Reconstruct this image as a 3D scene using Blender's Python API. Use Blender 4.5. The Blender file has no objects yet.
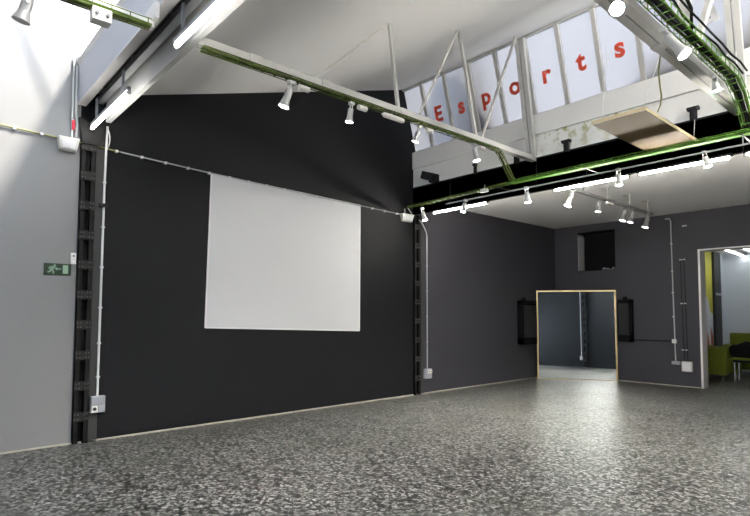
import bpy, bmesh, math, random
from mathutils import Vector as V, Matrix
random.seed(4)
S = bpy.context.scene
C = S.collection
# ------------------------------------------------------------------ camera model
PK, UPK = 2.6, 600
F, CX, CY, YAW, PITCH, ROLL, H = 531.56, 375.0, 285.39, -0.84620, 0.05229, 0.00225, 1.25
_f0 = V((math.sin(YAW), math.cos(YAW), 0)); _r0 = V((math.cos(YAW), -math.sin(YAW), 0)); _up = V((0, 0, 1))
FWD = math.cos(PITCH) * _f0 + math.sin(PITCH) * _up
_u2 = math.cos(PITCH) * _up - math.sin(PITCH) * _f0
RIGHT = math.cos(ROLL) * _r0 + math.sin(ROLL) * _u2
UP = math.cos(ROLL) * _u2 - math.sin(ROLL) * _r0
O = V((0, 0, H))
XL, YB, ZC = -5.756, 10.08, 3.011          # left wall, back wall, lower back ceiling
XR, YR = 2.35, -7.2                          # right wall, rear wall
def ray(p): return (p[0] - CX) / F * RIGHT - (p[1] - CY) / F * UP + FWD
def onx(p, X=XL): d = ray(p); return O + d * (X / d.x)
def ony(p, Y=YB): d = ray(p); return O + d * (Y / d.y)
def onz(p, Z=0.0): d = ray(p); return O + d * ((Z - H) / d.z)
def cl(p, a, dr):
    d = ray(p); a = V(a); dr = V(dr); w = O - a
    A, B, D = d.dot(d), d.dot(dr), dr.dot(dr)
    det = -A * D + B * B
    b1, b2 = -d.dot(w), -dr.dot(w)
    t = (A * b2 - B * b1) / det
    return a + dr * t

# ------------------------------------------------------------------ materials
def mat(name, col, rough=0.5, metal=0.0, spec=0.5, emit=None, estr=0.0, var=0.0, vscale=6.0, bump=0.0, bscale=60.0):
    m = bpy.data.materials.new(name); m.use_nodes = True
    n = m.node_tree; b = n.nodes['Principled BSDF']
    b.inputs['Base Color'].default_value = (*col, 1); b.inputs['Roughness'].default_value = rough
    b.inputs['Metallic'].default_value = metal; b.inputs['Specular IOR Level'].default_value = spec
    if emit: b.inputs['Emission Color'].default_value = (*emit, 1); b.inputs['Emission Strength'].default_value = estr
    if var or bump:
        tc = n.nodes.new('ShaderNodeTexCoord')
    if var:
        no = n.nodes.new('ShaderNodeTexNoise'); no.inputs['Scale'].default_value = vscale; no.inputs['Detail'].default_value = 5
        n.links.new(tc.outputs['Object'], no.inputs['Vector'])
        mx = n.nodes.new('ShaderNodeMix'); mx.data_type = 'RGBA'
        mx.inputs['A'].default_value = (*[c * (1 - var) for c in col], 1); mx.inputs['B'].default_value = (*[min(1, c * (1 + var)) for c in col], 1)
        n.links.new(no.outputs['Fac'], mx.inputs['Factor']); n.links.new(mx.outputs['Result'], b.inputs['Base Color'])
    if bump:
        nb = n.nodes.new('ShaderNodeTexNoise'); nb.inputs['Scale'].default_value = bscale; nb.inputs['Detail'].default_value = 3
        n.links.new(tc.outputs['Object'], nb.inputs['Vector'])
        bp = n.nodes.new('ShaderNodeBump'); bp.inputs['Strength'].default_value = bump; bp.inputs['Distance'].default_value = 0.01
        n.links.new(nb.outputs['Fac'], bp.inputs['Height']); n.links.new(bp.outputs['Normal'], b.inputs['Normal'])
    return m
M = {}
M['white_wall'] = mat('white_wall', (.20, .20, .20), .75, var=.03, vscale=2, bump=.08)
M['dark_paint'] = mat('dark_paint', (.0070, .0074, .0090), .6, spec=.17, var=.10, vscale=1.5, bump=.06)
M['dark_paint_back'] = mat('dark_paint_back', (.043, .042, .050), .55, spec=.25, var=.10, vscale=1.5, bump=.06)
M['pilaster'] = mat('pilaster', (.028, .028, .028), .6, var=.1)
M['ceiling'] = mat('ceiling', (.92, .92, .915), .8, var=.03, vscale=1.2, bump=.05, bscale=8)
M['white_paint'] = mat('white_paint', (.50, .50, .485), .5, var=.03, vscale=5)
M['white_board'] = mat('white_board', (.82, .82, .815), .6, var=.02, vscale=3)
M['black_steel'] = mat('black_steel', (.009, .009, .011), .55, spec=.25, var=.15, vscale=4)
M['column_steel'] = mat('column_steel', (.008, .008, .008), .6, spec=.2, var=.2, vscale=9)
M['column_plate'] = mat('column_plate', (.014, .0135, .013), .6, spec=.25, var=.25, vscale=30)
M['rivet'] = mat('rivet', (.10, .095, .09), .45)
M['upstand_shaded'] = mat('upstand_shaded', (.36, .37, .41), .7, var=.04, vscale=3)  # near-bay white upstand, its shade put into this blue-grey
M['galv'] = mat('galv', (.42, .43, .44), .38, metal=.6, var=.2, vscale=14)
M['gutter_dark'] = mat('gutter_dark', (.07, .07, .07), .6, var=.2, vscale=8)
M['gutter_grey'] = mat('gutter_grey', (.46, .45, .44), .55, var=.08, vscale=7)
M['screen'] = mat('screen', (.64, .645, .665), .8, var=.01, vscale=1.5)
M['screen_edge'] = mat('screen_edge', (.74, .74, .75), .7)
M['plastic_white'] = mat('plastic_white', (.66, .65, .61), .4)
M['plastic_grey'] = mat('plastic_grey', (.30, .31, .34), .4, var=.08, vscale=20)
M['plastic_lid'] = mat('plastic_lid', (.16, .17, .19), .25)
M['dark_slot'] = mat('dark_slot', (.01, .01, .01), .6)
M['conduit'] = mat('conduit', (.62, .62, .61), .35)
M['conduit_grey'] = mat('conduit_grey', (.40, .41, .41), .35)
M['yellow_cable'] = mat('yellow_cable', (.20, .20, .07), .5, var=.1, vscale=5)
M['green_tray'] = mat('green_tray', (.10, .22, .035), .75, spec=.12, var=.15, vscale=12)
M['green_dark'] = mat('green_dark', (.07, .10, .022), .7, spec=.15, var=.2, vscale=12)
M['cable_green'] = mat('cable_green', (.07, .11, .02), .7, spec=.15, var=.3, vscale=15)
M['cable_black'] = mat('cable_black', (.007, .008, .006), .7, spec=.2)
M['spot_metal'] = mat('spot_metal', (.52, .53, .53), .32, metal=.35)
M['spot_dark'] = mat('spot_dark', (.10, .10, .10), .4, metal=.3)
M['spot_grey'] = mat('spot_grey', (.24, .24, .24), .35, metal=.4)
M['lens_on'] = mat('lens_on', (.9, .9, .9), .3, emit=(1, .97, .93), estr=32)
M['lens_soft'] = mat('lens_soft', (.85, .85, .85), .3, emit=(1, .98, .95), estr=4)
M['lens_off'] = mat('lens_off', (.20, .20, .20), .25)
M['tube_on'] = mat('tube_on', (.9, .9, .9), .4, emit=(1, .95, .86), estr=140)
M['tube_bright'] = mat('tube_bright', (.9, .9, .9), .4, emit=(1, .97, .92), estr=17)
M['led_on'] = mat('led_on', (.9, .9, .9), .4, emit=(.95, .98, 1), estr=5)
M['panel_face'] = mat('panel_face', (.135, .095, .048), .75, spec=.2, var=.10, vscale=6)
M['panel_edge'] = mat('panel_edge', (.72, .60, .38), .5)
M['gold'] = mat('gold', (.62, .47, .22), .35, metal=.45)
M['mirror'] = mat('mirror', (.80, .86, .87), .015, metal=1.0)
M['sign_green'] = mat('sign_green', (.003, .024, .007), .4)
M['sign_pale'] = mat('sign_pale', (.20, .32, .22), .4)
M['red'] = mat('red', (.72, .085, .045), .5)
M['letter_white'] = mat('letter_white', (.85, .85, .85), .5)
M['red_dev'] = mat('red_dev', (.5, .02, .04), .4)
M['vent_black'] = mat('vent_black', (.004, .004, .005), .7, spec=.12)
M['vent_slat'] = mat('vent_slat', (.035, .036, .037), .4)
M['mortar'] = mat('mortar', (.36, .34, .28), .85, var=.35, vscale=9)
M['reveal'] = mat('reveal', (.72, .70, .70), .6)
M['annex_wall'] = mat('annex_wall', (.62, .66, .70), .7)
M['green_fabric'] = mat('green_fabric', (.17, .20, .012), .85, var=.1, vscale=20, bump=.1)
M['black_fabric'] = mat('black_fabric', (.006, .006, .007), .9, spec=.15, bump=.2)
M['chrome'] = mat('chrome', (.6, .6, .6), .25, metal=.8)
M['roof_outer'] = mat('roof_outer', (.32, .30, .28), .8)
M['brick'] = mat('brick', (.35, .28, .24), .9)

def floor_mat():
    m = bpy.data.materials.new('terrazzo'); m.use_nodes = True; n = m.node_tree; b = n.nodes['Principled BSDF']
    tc = n.nodes.new('ShaderNodeTexCoord')
    def noise(sc, det, dist=0.0, rough=.5):
        q = n.nodes.new('ShaderNodeTexNoise'); q.inputs['Scale'].default_value = sc; q.inputs['Detail'].default_value = det
        q.inputs['Distortion'].default_value = dist; q.inputs['Roughness'].default_value = rough
        n.links.new(tc.outputs['Object'], q.inputs['Vector']); return q
    def ramp(src, pts):
        r = n.nodes.new('ShaderNodeValToRGB'); e = r.color_ramp.elements
        while len(e) < len(pts): e.new(.5)
        for i, (p, c) in enumerate(pts): e[i].position = p; e[i].color = (*c, 1)
        n.links.new(src, r.inputs['Fac']); return r
    vo = n.nodes.new('ShaderNodeTexVoronoi'); vo.inputs['Scale'].default_value = 34; vo.inputs['Randomness'].default_value = 1
    n.links.new(tc.outputs['Object'], vo.inputs['Vector'])
    sep = n.nodes.new('ShaderNodeSeparateColor'); n.links.new(vo.outputs['Color'], sep.inputs['Color'])
    chips = ramp(sep.outputs['Red'], [(0, (.012, .012, .0115)), (.16, (.02, .02, .019)), (.24, (.105, .107, .102)), (.70, (.17, .172, .166)), (1, (.275, .277, .268))])
    fine = noise(34, 4, .4, .62); fr = ramp(fine.outputs['Fac'], [(.465, (.05, .05, .047)), (.52, (1, 1, 1))])
    mx = n.nodes.new('ShaderNodeMix'); mx.data_type = 'RGBA'; mx.blend_type = 'MULTIPLY'; mx.inputs['Factor'].default_value = .95
    n.links.new(chips.outputs['Color'], mx.inputs['A']); n.links.new(fr.outputs['Color'], mx.inputs['B'])
    big = noise(.9, 4, .4); br = ramp(big.outputs['Fac'], [(.30, (.80, .79, .74)), (.68, (1, 1, 1))])
    m2 = n.nodes.new('ShaderNodeMix'); m2.data_type = 'RGBA'; m2.blend_type = 'MULTIPLY'; m2.inputs['Factor'].default_value = 1
    n.links.new(mx.outputs['Result'], m2.inputs['A']); n.links.new(br.outputs['Color'], m2.inputs['B'])
    n.links.new(m2.outputs['Result'], b.inputs['Base Color'])
    b.inputs['Specular IOR Level'].default_value = .26
    rr = n.nodes.new('ShaderNodeMapRange'); rr.inputs['To Min'].default_value = .22; rr.inputs['To Max'].default_value = .42
    n.links.new(big.outputs['Fac'], rr.inputs['Value']); n.links.new(rr.outputs['Result'], b.inputs['Roughness'])
    return m
M['terrazzo'] = floor_mat()

def upstand_mat():                           # white render with yellow-green damp stains along its top
    m = bpy.data.materials.new('stained_white'); m.use_nodes = True; n = m.node_tree; b = n.nodes['Principled BSDF']
    b.inputs['Roughness'].default_value = .8
    tc = n.nodes.new('ShaderNodeTexCoord'); sp = n.nodes.new('ShaderNodeSeparateXYZ'); n.links.new(tc.outputs['Object'], sp.inputs['Vector'])
    no = n.nodes.new('ShaderNodeTexNoise'); no.inputs['Scale'].default_value = 9; no.inputs['Detail'].default_value = 6; no.inputs['Roughness'].default_value = .65
    n.links.new(tc.outputs['Object'], no.inputs['Vector'])
    def mr(src, a, b_, c, d):
        q = n.nodes.new('ShaderNodeMapRange'); q.inputs['From Min'].default_value = a; q.inputs['From Max'].default_value = b_
        q.inputs['To Min'].default_value = c; q.inputs['To Max'].default_value = d; n.links.new(src, q.inputs['Value']); return q.outputs['Result']
    def mul(a, b_):
        q = n.nodes.new('ShaderNodeMath'); q.operation = 'MULTIPLY'; n.links.new(a, q.inputs[0]); n.links.new(b_, q.inputs[1]); return q.outputs[0]
    spot = mr(no.outputs['Fac'], .50, .62, 0, 1)
    zone = mul(mr(sp.outputs['X'], -3.75, -3.4, 0, 1), mr(sp.outputs['X'], -2.5, -2.1, 1, 0))
    zt = mr(sp.outputs['Z'], 3.22, 3.50, .35, 1)
    fac = mul(mul(spot, zone), zt)
    mx = n.nodes.new('ShaderNodeMix'); mx.data_type = 'RGBA'; mx.inputs['A'].default_value = (.82, .82, .81, 1); mx.inputs['B'].default_value = (.33, .32, .10, 1)
    n.links.new(fac, mx.inputs['Factor']); n.links.new(mx.outputs['Result'], b.inputs['Base Color'])
    return m
M['stained_white'] = upstand_mat()

def frosted(name, transp, col=(.86, .87, .90)):
    m = bpy.data.materials.new(name); m.use_nodes = True; n = m.node_tree
    n.nodes.remove(n.nodes['Principled BSDF']); out = n.nodes['Material Output']
    tl = n.nodes.new('ShaderNodeBsdfTranslucent'); tl.inputs['Color'].default_value = (*col, 1)
    df = n.nodes.new('ShaderNodeBsdfDiffuse'); df.inputs['Color'].default_value = (.75, .75, .76, 1)
    tr = n.nodes.new('ShaderNodeBsdfTransparent'); tr.inputs['Color'].default_value = (.93, .94, .95, 1)
    a = n.nodes.new('ShaderNodeMixShader'); a.inputs[0].default_value = .10
    n.links.new(tl.outputs[0], a.inputs[1]); n.links.new(df.outputs[0], a.inputs[2])
    c = n.nodes.new('ShaderNodeMixShader'); c.inputs[0].default_value = transp
    n.links.new(a.outputs[0], c.inputs[1]); n.links.new(tr.outputs[0], c.inputs[2])
    n.links.new(c.outputs[0], out.inputs['Surface'])
    return m
M['frosted'] = frosted('frosted', 0.0, (.255, .258, .27))
M['skylight'] = frosted('skylight', 0.80)
M['clear_pane'] = frosted('clear_pane', 0.93)

# ------------------------------------------------------------------ mesh helpers
def wloc(o):
    p = V((0, 0, 0))
    while o is not None: p += o.location; o = o.parent
    return p
def frame(ax, up=None):
    z = ax.normalized(); up = V(up) if up is not None else (V((0, 0, 1)) if abs(z.z) < .95 else V((0, 1, 0)))
    x = up.cross(z)
    if x.length < 1e-5: x = V((1, 0, 0)).cross(z)
    x.normalize(); y = z.cross(x); return x, y, z
class MB:
    def __init__(s): s.bm = bmesh.new(); s.mi = 0
    def _f(s, vs):
        try: f = s.bm.faces.new(vs); f.material_index = s.mi; return f
        except ValueError: return None
    def hexa(s, c):                            # 8 corners: bottom ring then top ring
        v = [s.bm.verts.new(p) for p in c]
        for q in ((3, 2, 1, 0), (4, 5, 6, 7), (0, 1, 5, 4), (1, 2, 6, 5), (2, 3, 7, 6), (3, 0, 4, 7)): s._f([v[i] for i in q])
        return s
    def box(s, x0, x1, y0, y1, z0, z1):
        return s.hexa([(x0, y0, z0), (x1, y0, z0), (x1, y1, z0), (x0, y1, z0), (x0, y0, z1), (x1, y0, z1), (x1, y1, z1), (x0, y1, z1)])
    def bar(s, p, q, w, h, up=None):           # rectangular bar from p to q; w across, h along up
        p, q = V(p), V(q); x, y, z = frame(q - p, up)
        c = []
        for e in (p, q):
            for a, b in ((-1, -1), (1, -1), (1, 1), (-1, 1)): c.append(e + x * a * w / 2 + y * b * h / 2)
        return s.hexa(c)
    def tube(s, pts, r, n=8, caps=True):
        pts = [V(p) for p in pts]; rings = []
        for i, p in enumerate(pts):
            d = (pts[min(i + 1, len(pts) - 1)] - pts[max(i - 1, 0)])
            x, y, z = frame(d)
            rr = r[i] if isinstance(r, (list, tuple)) else r
            rings.append([s.bm.verts.new(p + (x * math.cos(2 * math.pi * k / n) + y * math.sin(2 * math.pi * k / n)) * rr) for k in range(n)])
        for a, b in zip(rings, rings[1:]):
            for k in range(n): s._f([a[k], a[(k + 1) % n], b[(k + 1) % n], b[k]])
        if caps: s._f(rings[0][::-1]); s._f(rings[-1])
        return s
    def lathe(s, p, d, prof, n=16):            # prof: (distance along d, radius)
        p, d = V(p), V(d).normalized()
        x, y, z = frame(d); rings = []
        for t, r in prof:
            rings.append([s.bm.verts.new(p + d * t + (x * math.cos(2 * math.pi * k / n) + y * math.sin(2 * math.pi * k / n)) * max(r, 1e-4)) for k in range(n)])
        for a, b in zip(rings, rings[1:]):
            for k in range(n): s._f([a[k], a[(k + 1) % n], b[(k + 1) % n], b[k]])
        s._f(rings[0][::-1]); s._f(rings[-1]); return s
    def prism(s, poly, off):                   # extrude polygon (list of points) by vector off
        off = V(off); a = [s.bm.verts.new(V(p)) for p in poly]; b = [s.bm.verts.new(V(p) + off) for p in poly]; n = len(a)
        s._f(a[::-1]); s._f(b)
        for k in range(n): s._f([a[k], a[(k + 1) % n], b[(k + 1) % n], b[k]])
        return s
    def build(s, name, m, parent=None, bevel=0.0, smooth=False, loc=None):
        bmesh.ops.recalc_face_normals(s.bm, faces=s.bm.faces[:])
        if bevel:
            bmesh.ops.bevel(s.bm, geom=s.bm.edges[:], offset=bevel, segments=2, affect='EDGES', profile=.5)
        org = wloc(parent) if parent is not None else (V(loc) if loc is not None else V((0, 0, 0)))
        if parent is None and loc is None:
            pass
        bmesh.ops.translate(s.bm, verts=s.bm.verts[:], vec=-org)
        me = bpy.data.meshes.new(name); s.bm.to_mesh(me); s.bm.free()
        for mm in (m if isinstance(m, (list, tuple)) else [m]): me.materials.append(M[mm])
        if smooth:
            for p in me.polygons: p.use_smooth = True
            me.set_sharp_from_angle(angle=math.radians(40))
        o = bpy.data.objects.new(name, me); C.objects.link(o)
        if parent is not None: o.parent = parent
        else: o.location = org
        return o
def thing(name, label, cat, loc, group=None):
    o = bpy.data.objects.new(name, None); C.objects.link(o); o.location = V(loc); o.empty_display_size = .1
    o['label'] = label; o['category'] = cat
    if group: o['group'] = group
    return o
def tag(o, label, cat, group=None):
    o['label'] = label; o['category'] = cat
    if group: o['group'] = group
    return o
def struct(o): o['kind'] = 'structure'; return o
def arc(a, b, sag, n=14, dirv=(0, 0, -1)):
    a, b = V(a), V(b); return [a.lerp(b, i / n) + V(dirv) * sag * 4 * (i / n) * (1 - i / n) for i in range(n + 1)]

# ------------------------------------------------------------------ setting
SL = .3004                                   # slope of the saw-tooth ceiling
def roofz(Y): return 3.57 + SL * (Y - 1.883)
def roofn(Y): return 3.30 + SL * (Y + 3.05)  # ceiling of the near bay
GB, GT = V((0, 5.94, 3.76)), V((0, 5.66, 4.74))      # glazing, foot and head
struct(MB().box(XL - .3, XR + .3, YR - .3, 15.7, -.15, 0).build('floor', 'terrazzo'))
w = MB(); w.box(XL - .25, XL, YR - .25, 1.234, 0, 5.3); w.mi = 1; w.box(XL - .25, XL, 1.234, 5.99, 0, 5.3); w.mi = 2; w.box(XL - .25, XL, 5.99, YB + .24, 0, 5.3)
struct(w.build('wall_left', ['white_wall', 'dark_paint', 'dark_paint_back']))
# back wall, with the doorway and the dark recess left open
DX0, DX1, DZ = -3.083, -1.75, 2.335
RX0, RX1, RZ0, RZ1 = -5.262, -4.505, 2.092, 2.86
w = MB(); WT = .24
w.box(XL - .25, RX0, YB, YB + WT, 0, 3.3); w.box(RX0, RX1, YB, YB + WT, 0, RZ0); w.box(RX0, RX1, YB, YB + WT, RZ1, 3.3)
w.box(RX1, DX0, YB, YB + WT, 0, 3.3); w.box(DX0, DX1, YB, YB + WT, DZ, 3.3); w.box(DX1, XR + .25, YB, YB + WT, 0, 3.3)
struct(w.build('wall_back', 'dark_paint_back'))
w = MB(); w.box(XR, XR + .25, YR - .25, YB + .24, 0, 5.3)
struct(w.build('wall_right', 'dark_paint'))
w = MB(); w.box(XL, XR, YR - .25, YR, 0, .9); w.box(XL, XR, YR - .25, YR, 3.1, 5.3); w.box(XL, -1.6, YR - .25, YR, .9, 3.1); w.box(2.1, XR, YR - .25, YR, .9, 3.1); pass
struct(w.build('wall_rear', 'white_wall'))
for k, (a, b) in enumerate(((-1.6, 2.1),)):  # unseen rear window, added to let in fill daylight
    win = bpy.data.objects.new('window_%d' % (4 + k), None); C.objects.link(win); win['kind'] = 'structure'; win.location = (a, YR - .1, .9)
    f = MB(); f.box(a, b, YR - .14, YR - .08, .9, .96); f.box(a, b, YR - .14, YR - .08, 3.04, 3.1); f.box(a, a + .06, YR - .14, YR - .08, .96, 3.04); f.box(b - .06, b, YR - .14, YR - .08, .96, 3.04); f.build('window_frame', 'white_paint', win)
    MB().box(a + (b - a) / 2 - .03, a + (b - a) / 2 + .03, YR - .14, YR - .08, .96, 3.04).build('mullion', 'white_paint', win)
    for p_, q_ in ((a + .06, (a + b) / 2 - .03), ((a + b) / 2 + .03, b - .06)): MB().box(p_, q_, YR - .115, YR - .11, .96, 3.04).build('pane', 'clear_pane', win)
# ceilings
def slab(y0, y1, fz, t=.10):
    return MB().hexa([(XL, y0, fz(y0)), (XR, y0, fz(y0)), (XR, y1, fz(y1)), (XL, y1, fz(y1)),
                      (XL, y0, fz(y0) + t), (XR, y0, fz(y0) + t), (XR, y1, fz(y1) + t), (XL, y1, fz(y1) + t)])
struct(slab(1.60, 5.70, roofz).build('ceiling', 'ceiling'))
struct(slab(-3.05, .72, lambda Y: 3.3 + .42 * (Y + 3.05)).build('ceiling', 'ceiling'))
struct(MB().box(XL, XR, YR, -3.05, 3.3, 3.4).build('ceiling', 'ceiling'))
struct(MB().box(XL, XR, 5.98, YB, ZC, ZC + .12).build('ceiling', 'ceiling'))
# lower upstand of the middle bay: white render above the black beam, a boxed sill, then the leaning glazing
struct(MB().box(XL, XR, 5.89, 5.99, 3.10, 3.52).build('trim_1', 'stained_white'))
struct(MB().box(XL, XR, 5.865, 5.99, 3.495, 3.755).build('trim_2', 'white_board', bevel=.004))
struct(MB().box(XL, XR, 1.20, 1.25, 3.30, 3.70).build('trim_3', 'upstand_shaded'))
struct(MB().box(XL, XL + .012, 1.373, 1.455, 0, 3.10).build('trim_4', 'pilaster'))
struct(MB().box(XL, XL + .012, 6.013, 6.10, 0, 2.775).build('trim_7', 'pilaster'))
struct(MB().box(XL, XL + .012, YR, YB, 0, .014).build('baseboard_left', 'mortar'))
struct(MB().box(XL, DX0, YB - .012, YB, 0, .014).build('baseboard_back', 'mortar'))

def glazing(idx, foot, head, xs, pane_m, fm, bw=.05):
    win = bpy.data.objects.new('window_%d' % idx, None); C.objects.link(win); win['kind'] = 'structure'; win.location = (0, foot.y, foot.z)
    ax = (head - foot).normalized(); nrm = V((1, 0, 0)).cross(ax)     # roughly -Y/+Z
    off = V((0, 0, 0))
    f = MB()
    f.bar(V((XL, 0, 0)) + foot, V((XR, 0, 0)) + foot, .05, .05, ax); f.bar(V((XL, 0, 0)) + head - ax * .03, V((XR, 0, 0)) + head - ax * .03, .05, .07, ax)
    f.build('window_frame', fm, win)
    xs = [XL] + list(xs) + [XR]
    for x in xs[1:-1]:
        MB().bar(V((x, 0, 0)) + foot, V((x, 0, 0)) + head, bw, bw, (0, 1, 0)).build('mullion', fm, win)
    for a, b in zip(xs, xs[1:]):
        back = V((0, .012, .003))
        p = [V((a, 0, 0)) + foot + back, V((b, 0, 0)) + foot + back, V((b, 0, 0)) + head + back, V((a, 0, 0)) + head + back]
        MB().prism(p, V((0, .005, 0))).build('pane', pane_m, win)
    return win
MX = [-5.38 + .4405 * k for k in range(19)]
glazing(1, GB, GT, MX, 'frosted', 'white_paint')
NB, NT = V((0, 1.215, 3.70)), V((0, .74, 4.90))
glazing(2, NB, NT, MX[::2], 'skylight', 'white_paint', .028)

# lettering on the glazing of the middle bay (proud of the inner face of the panes)
axg = (GT - GB).normalized()
font_curve = None
def letter(ch, x, z0, size, m, parent):
    cu = bpy.data.curves.new('letter', 'FONT'); cu.body = ch; cu.size = size; cu.extrude = .002; cu.offset = .010; cu.align_x = 'CENTER'
    ob = bpy.data.objects.new('tmp', cu); C.objects.link(ob)
    dg = bpy.context.evaluated_depsgraph_get(); dg.update()
    me = bpy.data.meshes.new_from_object(ob.evaluated_get(dg)); bpy.data.objects.remove(ob)
    k = (z0 - GB.z) / axg.z
    base = V((x, 0, 0)) + GB + axg * k + V((0, -.006, 0))
    R = Matrix((V((1, 0, 0)), axg, V((1, 0, 0)).cross(axg))).transposed().to_4x4()
    me.transform(R); me.transform(Matrix.Translation(base - wloc(parent)))
    me.name = 'letter'; me.materials.clear(); me.materials.append(M[m])
    o = bpy.data.objects.new('letter', me); C.objects.link(o); o.parent = parent; return o
L = thing('window_lettering', 'red stick-on letters spelling Esports across the frosted high glazing', 'lettering', (-3.85, GB.y - .1, 4.0))
for ch, x, z in (('E', -5.157, 4.098), ('s', -4.730, 4.098), ('p', -4.305, 4.098), ('o', -3.850, 4.098), ('r', -3.40, 4.098), ('t', -2.95, 4.098), ('s', -2.503, 4.098)):
    letter(ch, x, z, .30, 'red', L)
L2 = thing('window_lettering', 'faint white letter on the glazing at the far right, right of the red word', 'lettering', (-1.62, GB.y - .1, 4.0))
letter('a', -1.615, 4.12, .30, 'letter_white', L2)

# ------------------------------------------------------------------ gutter beam between the bays
t = thing('gutter_beam', 'grey box gutter beam crossing the hall overhead at the upper left', 'beam', (XL, 1.4, 3.3))
MB().box(XL, XR, 1.20, 1.275, 3.285, 3.30).build('lower_flange', 'gutter_grey', t)
MB().box(XL, XR, 1.25, 1.62, 3.44, 3.48).build('soffit', 'gutter_dark', t)
g = MB(); g.box(XL + .02, XR, 1.36, 1.425, 3.335, 3.34); g.box(XL + .02, XR, 1.36, 1.364, 3.335, 3.38); g.box(XL + .02, XR, 1.421, 1.425, 3.335, 3.38)
for k in range(9): g.box(-5.6 + k * .9, -5.55 + k * .9, 1.37, 1.415, 3.34, 3.44)
g.build('galvanised_channel', 'galv', t)
MB().box(XL + .02, XR, 1.455, 1.50, 3.165, 3.445).build('edge_beam', 'white_paint', t)
g = MB()
for x in (-3.62, -1.42, .8):
    g.box(x - .10, x + .10, 1.17, 1.199, 3.20, 3.31)
g.build('joint_plate', 'gutter_grey', t)
# fluorescent tubes under the gutter
def tube_light(a, b, fm, label, grp, up, w=.05, h=.03, r=.013, tm='tube_on', hang=0):
    a, b = V(a), V(b); up = V(up)
    t = thing('tube_light', label, 'light', (a + b) / 2 + up * (r + h), grp)
    MB().bar(a + up * (r + h / 2 + .006), b + up * (r + h / 2 + .006), w, h, (0, 0, 1)).build('housing', fm, t, bevel=.003)
    d = (b - a).normalized()
    MB().tube([a + d * .03, b - d * .03], r, 10).build('tube', tm, t, smooth=True)
    if hang:
        for k_ in (.15, .85): q_ = a.lerp(b, k_); MB().bar(q_ + up * (r + h), q_ + up * hang, .02, .014, (1, 0, 0)).build('hanger', fm, t)
    for u_, v_ in ((a, a + d * .03), (b - d * .03, b)): MB().tube([u_, v_], r * 1.25, 10).build('end_cap', 'plastic_white', t)
    return t
TY, TZ = 1.315, 3.052
ln = lambda p: cl(p, (0, TY, TZ), (1, 0, 0))
for pa, pb, lb in (((93, 130), (129, 92), 'lit tube light under the gutter beam, nearest the left wall'),
                   ((175, 47.5), (236, -9), 'lit tube light under the gutter beam, at the top edge of the picture')):
    a, b = ln(pa), ln(pb)
    tube_light(a, b, 'plastic_grey', lb, 'tube lights under the gutter beam', (0, 0, 1), .03, .03, .014, 'tube_bright', .25)

# ------------------------------------------------------------------ black beam under the upstand
t = thing('steel_beam', 'long black steel beam crossing the hall below the glazing', 'beam', (XL, 5.98, 2.78))
b = MB(); b.box(XL, XR, 5.88, 5.888, 2.79, 3.2); b.box(XL, XR, 5.88, 5.94, 2.78, 2.795); b.box(XL, XR, 5.88, 5.89, 2.78, 3.2); b.box(XL, XR, 5.875, 5.885, 3.185, 3.205)
b.build('web', 'black_steel', t)
for px in (-5.0, -3.59, -1.40, .8):
    MB().box(px - .006, px + .006, 5.872, 5.88, 2.8, 3.185).build('stiffener', 'black_steel', t)
for p in ((475, 171), (516.5, 163), (566.5, 151), (693.5, 121)):
    q = ony(p, 5.84); m_ = MB(); s_ = .012 if p[0] < 480 else .028
    m_.box(q.x - s_, q.x + s_, 5.82, 5.866, 3.18, 3.30); m_.box(q.x - s_ * 1.9, q.x + s_ * 1.9, 5.81, 5.866, 3.285, 3.315)
    m_.build('bracket', 'black_steel', t)
q = ony((430, 178), 5.8); m_ = MB(); m_.bar((q.x - .13, 5.77, 3.33), (q.x + .10, 5.86, 3.25), .09, .11, (0, 0, 1)); m_.bar((q.x + .05, 5.83, 3.2), (q.x + .05, 5.83, 3.29), .14, .08, (0, 1, 0))
m_.build('bracket', 'black_steel', t)

# tubes under the beam
for pa, pb, lb in (((433, 211.6), (488, 200.6), 'warm lit tube light below the black beam, leftmost of its row'),
                   ((553, 187.5), (630.5, 173.4), 'lit tube light below the black beam, second from the left'),
                   ((637, 172.2), (733, 153.0), 'lit tube light below the black beam, third from the left'),
                   ((743, 151), (800, 139.5), 'lit tube light below the black beam, cut by the right edge of the picture')):
    a, b = ony(pa, 5.86), ony(pb, 5.86); a.z = b.z = 2.742
    tube_light(a, b, 'black_steel', lb, 'tube lights below the black beam', (0, 0, 1), .05, .022, .009)

# ------------------------------------------------------------------ laced columns
def column(y0, z1, label, prot=.035):
    t = thing('steel_column', label, 'column', (XL, y0 + .065, 0), 'laced columns on the left wall')
    for a in (y0, y0 + .085):
        c = MB(); c.box(XL, XL + prot, a, a + .008, 0, z1); c.box(XL, XL + prot, a + .040, a + .048, 0, z1); c.box(XL + prot - .010, XL + prot, a, a + .048, 0, z1)
        c.build('channel', 'column_steel', t)
    MB().box(XL, XL + .004, y0 + .048, y0 + .085, 0, z1).build('back_plate', 'vent_black', t)
    z = .21
    while z < z1 - .1:
        p = MB().box(XL + prot, XL + prot + .010, y0 - .001, y0 + .134, z, z + .088).build('batten_plate', 'column_plate', t)
        rv = MB()
        for yy in (.014, .040, .092, .118):
            for zz in (.022, .066): rv.lathe((XL + prot + .009, y0 + yy, z + zz), (1, 0, 0), [(0, .0065), (.004, .0055), (.006, .002)], 6)
        rv.build('rivet', 'rivet', p)
        z += .292
    return t
c1 = column(1.238, 3.02, 'black laced steel column where the white wall meets the dark wall')
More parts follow.
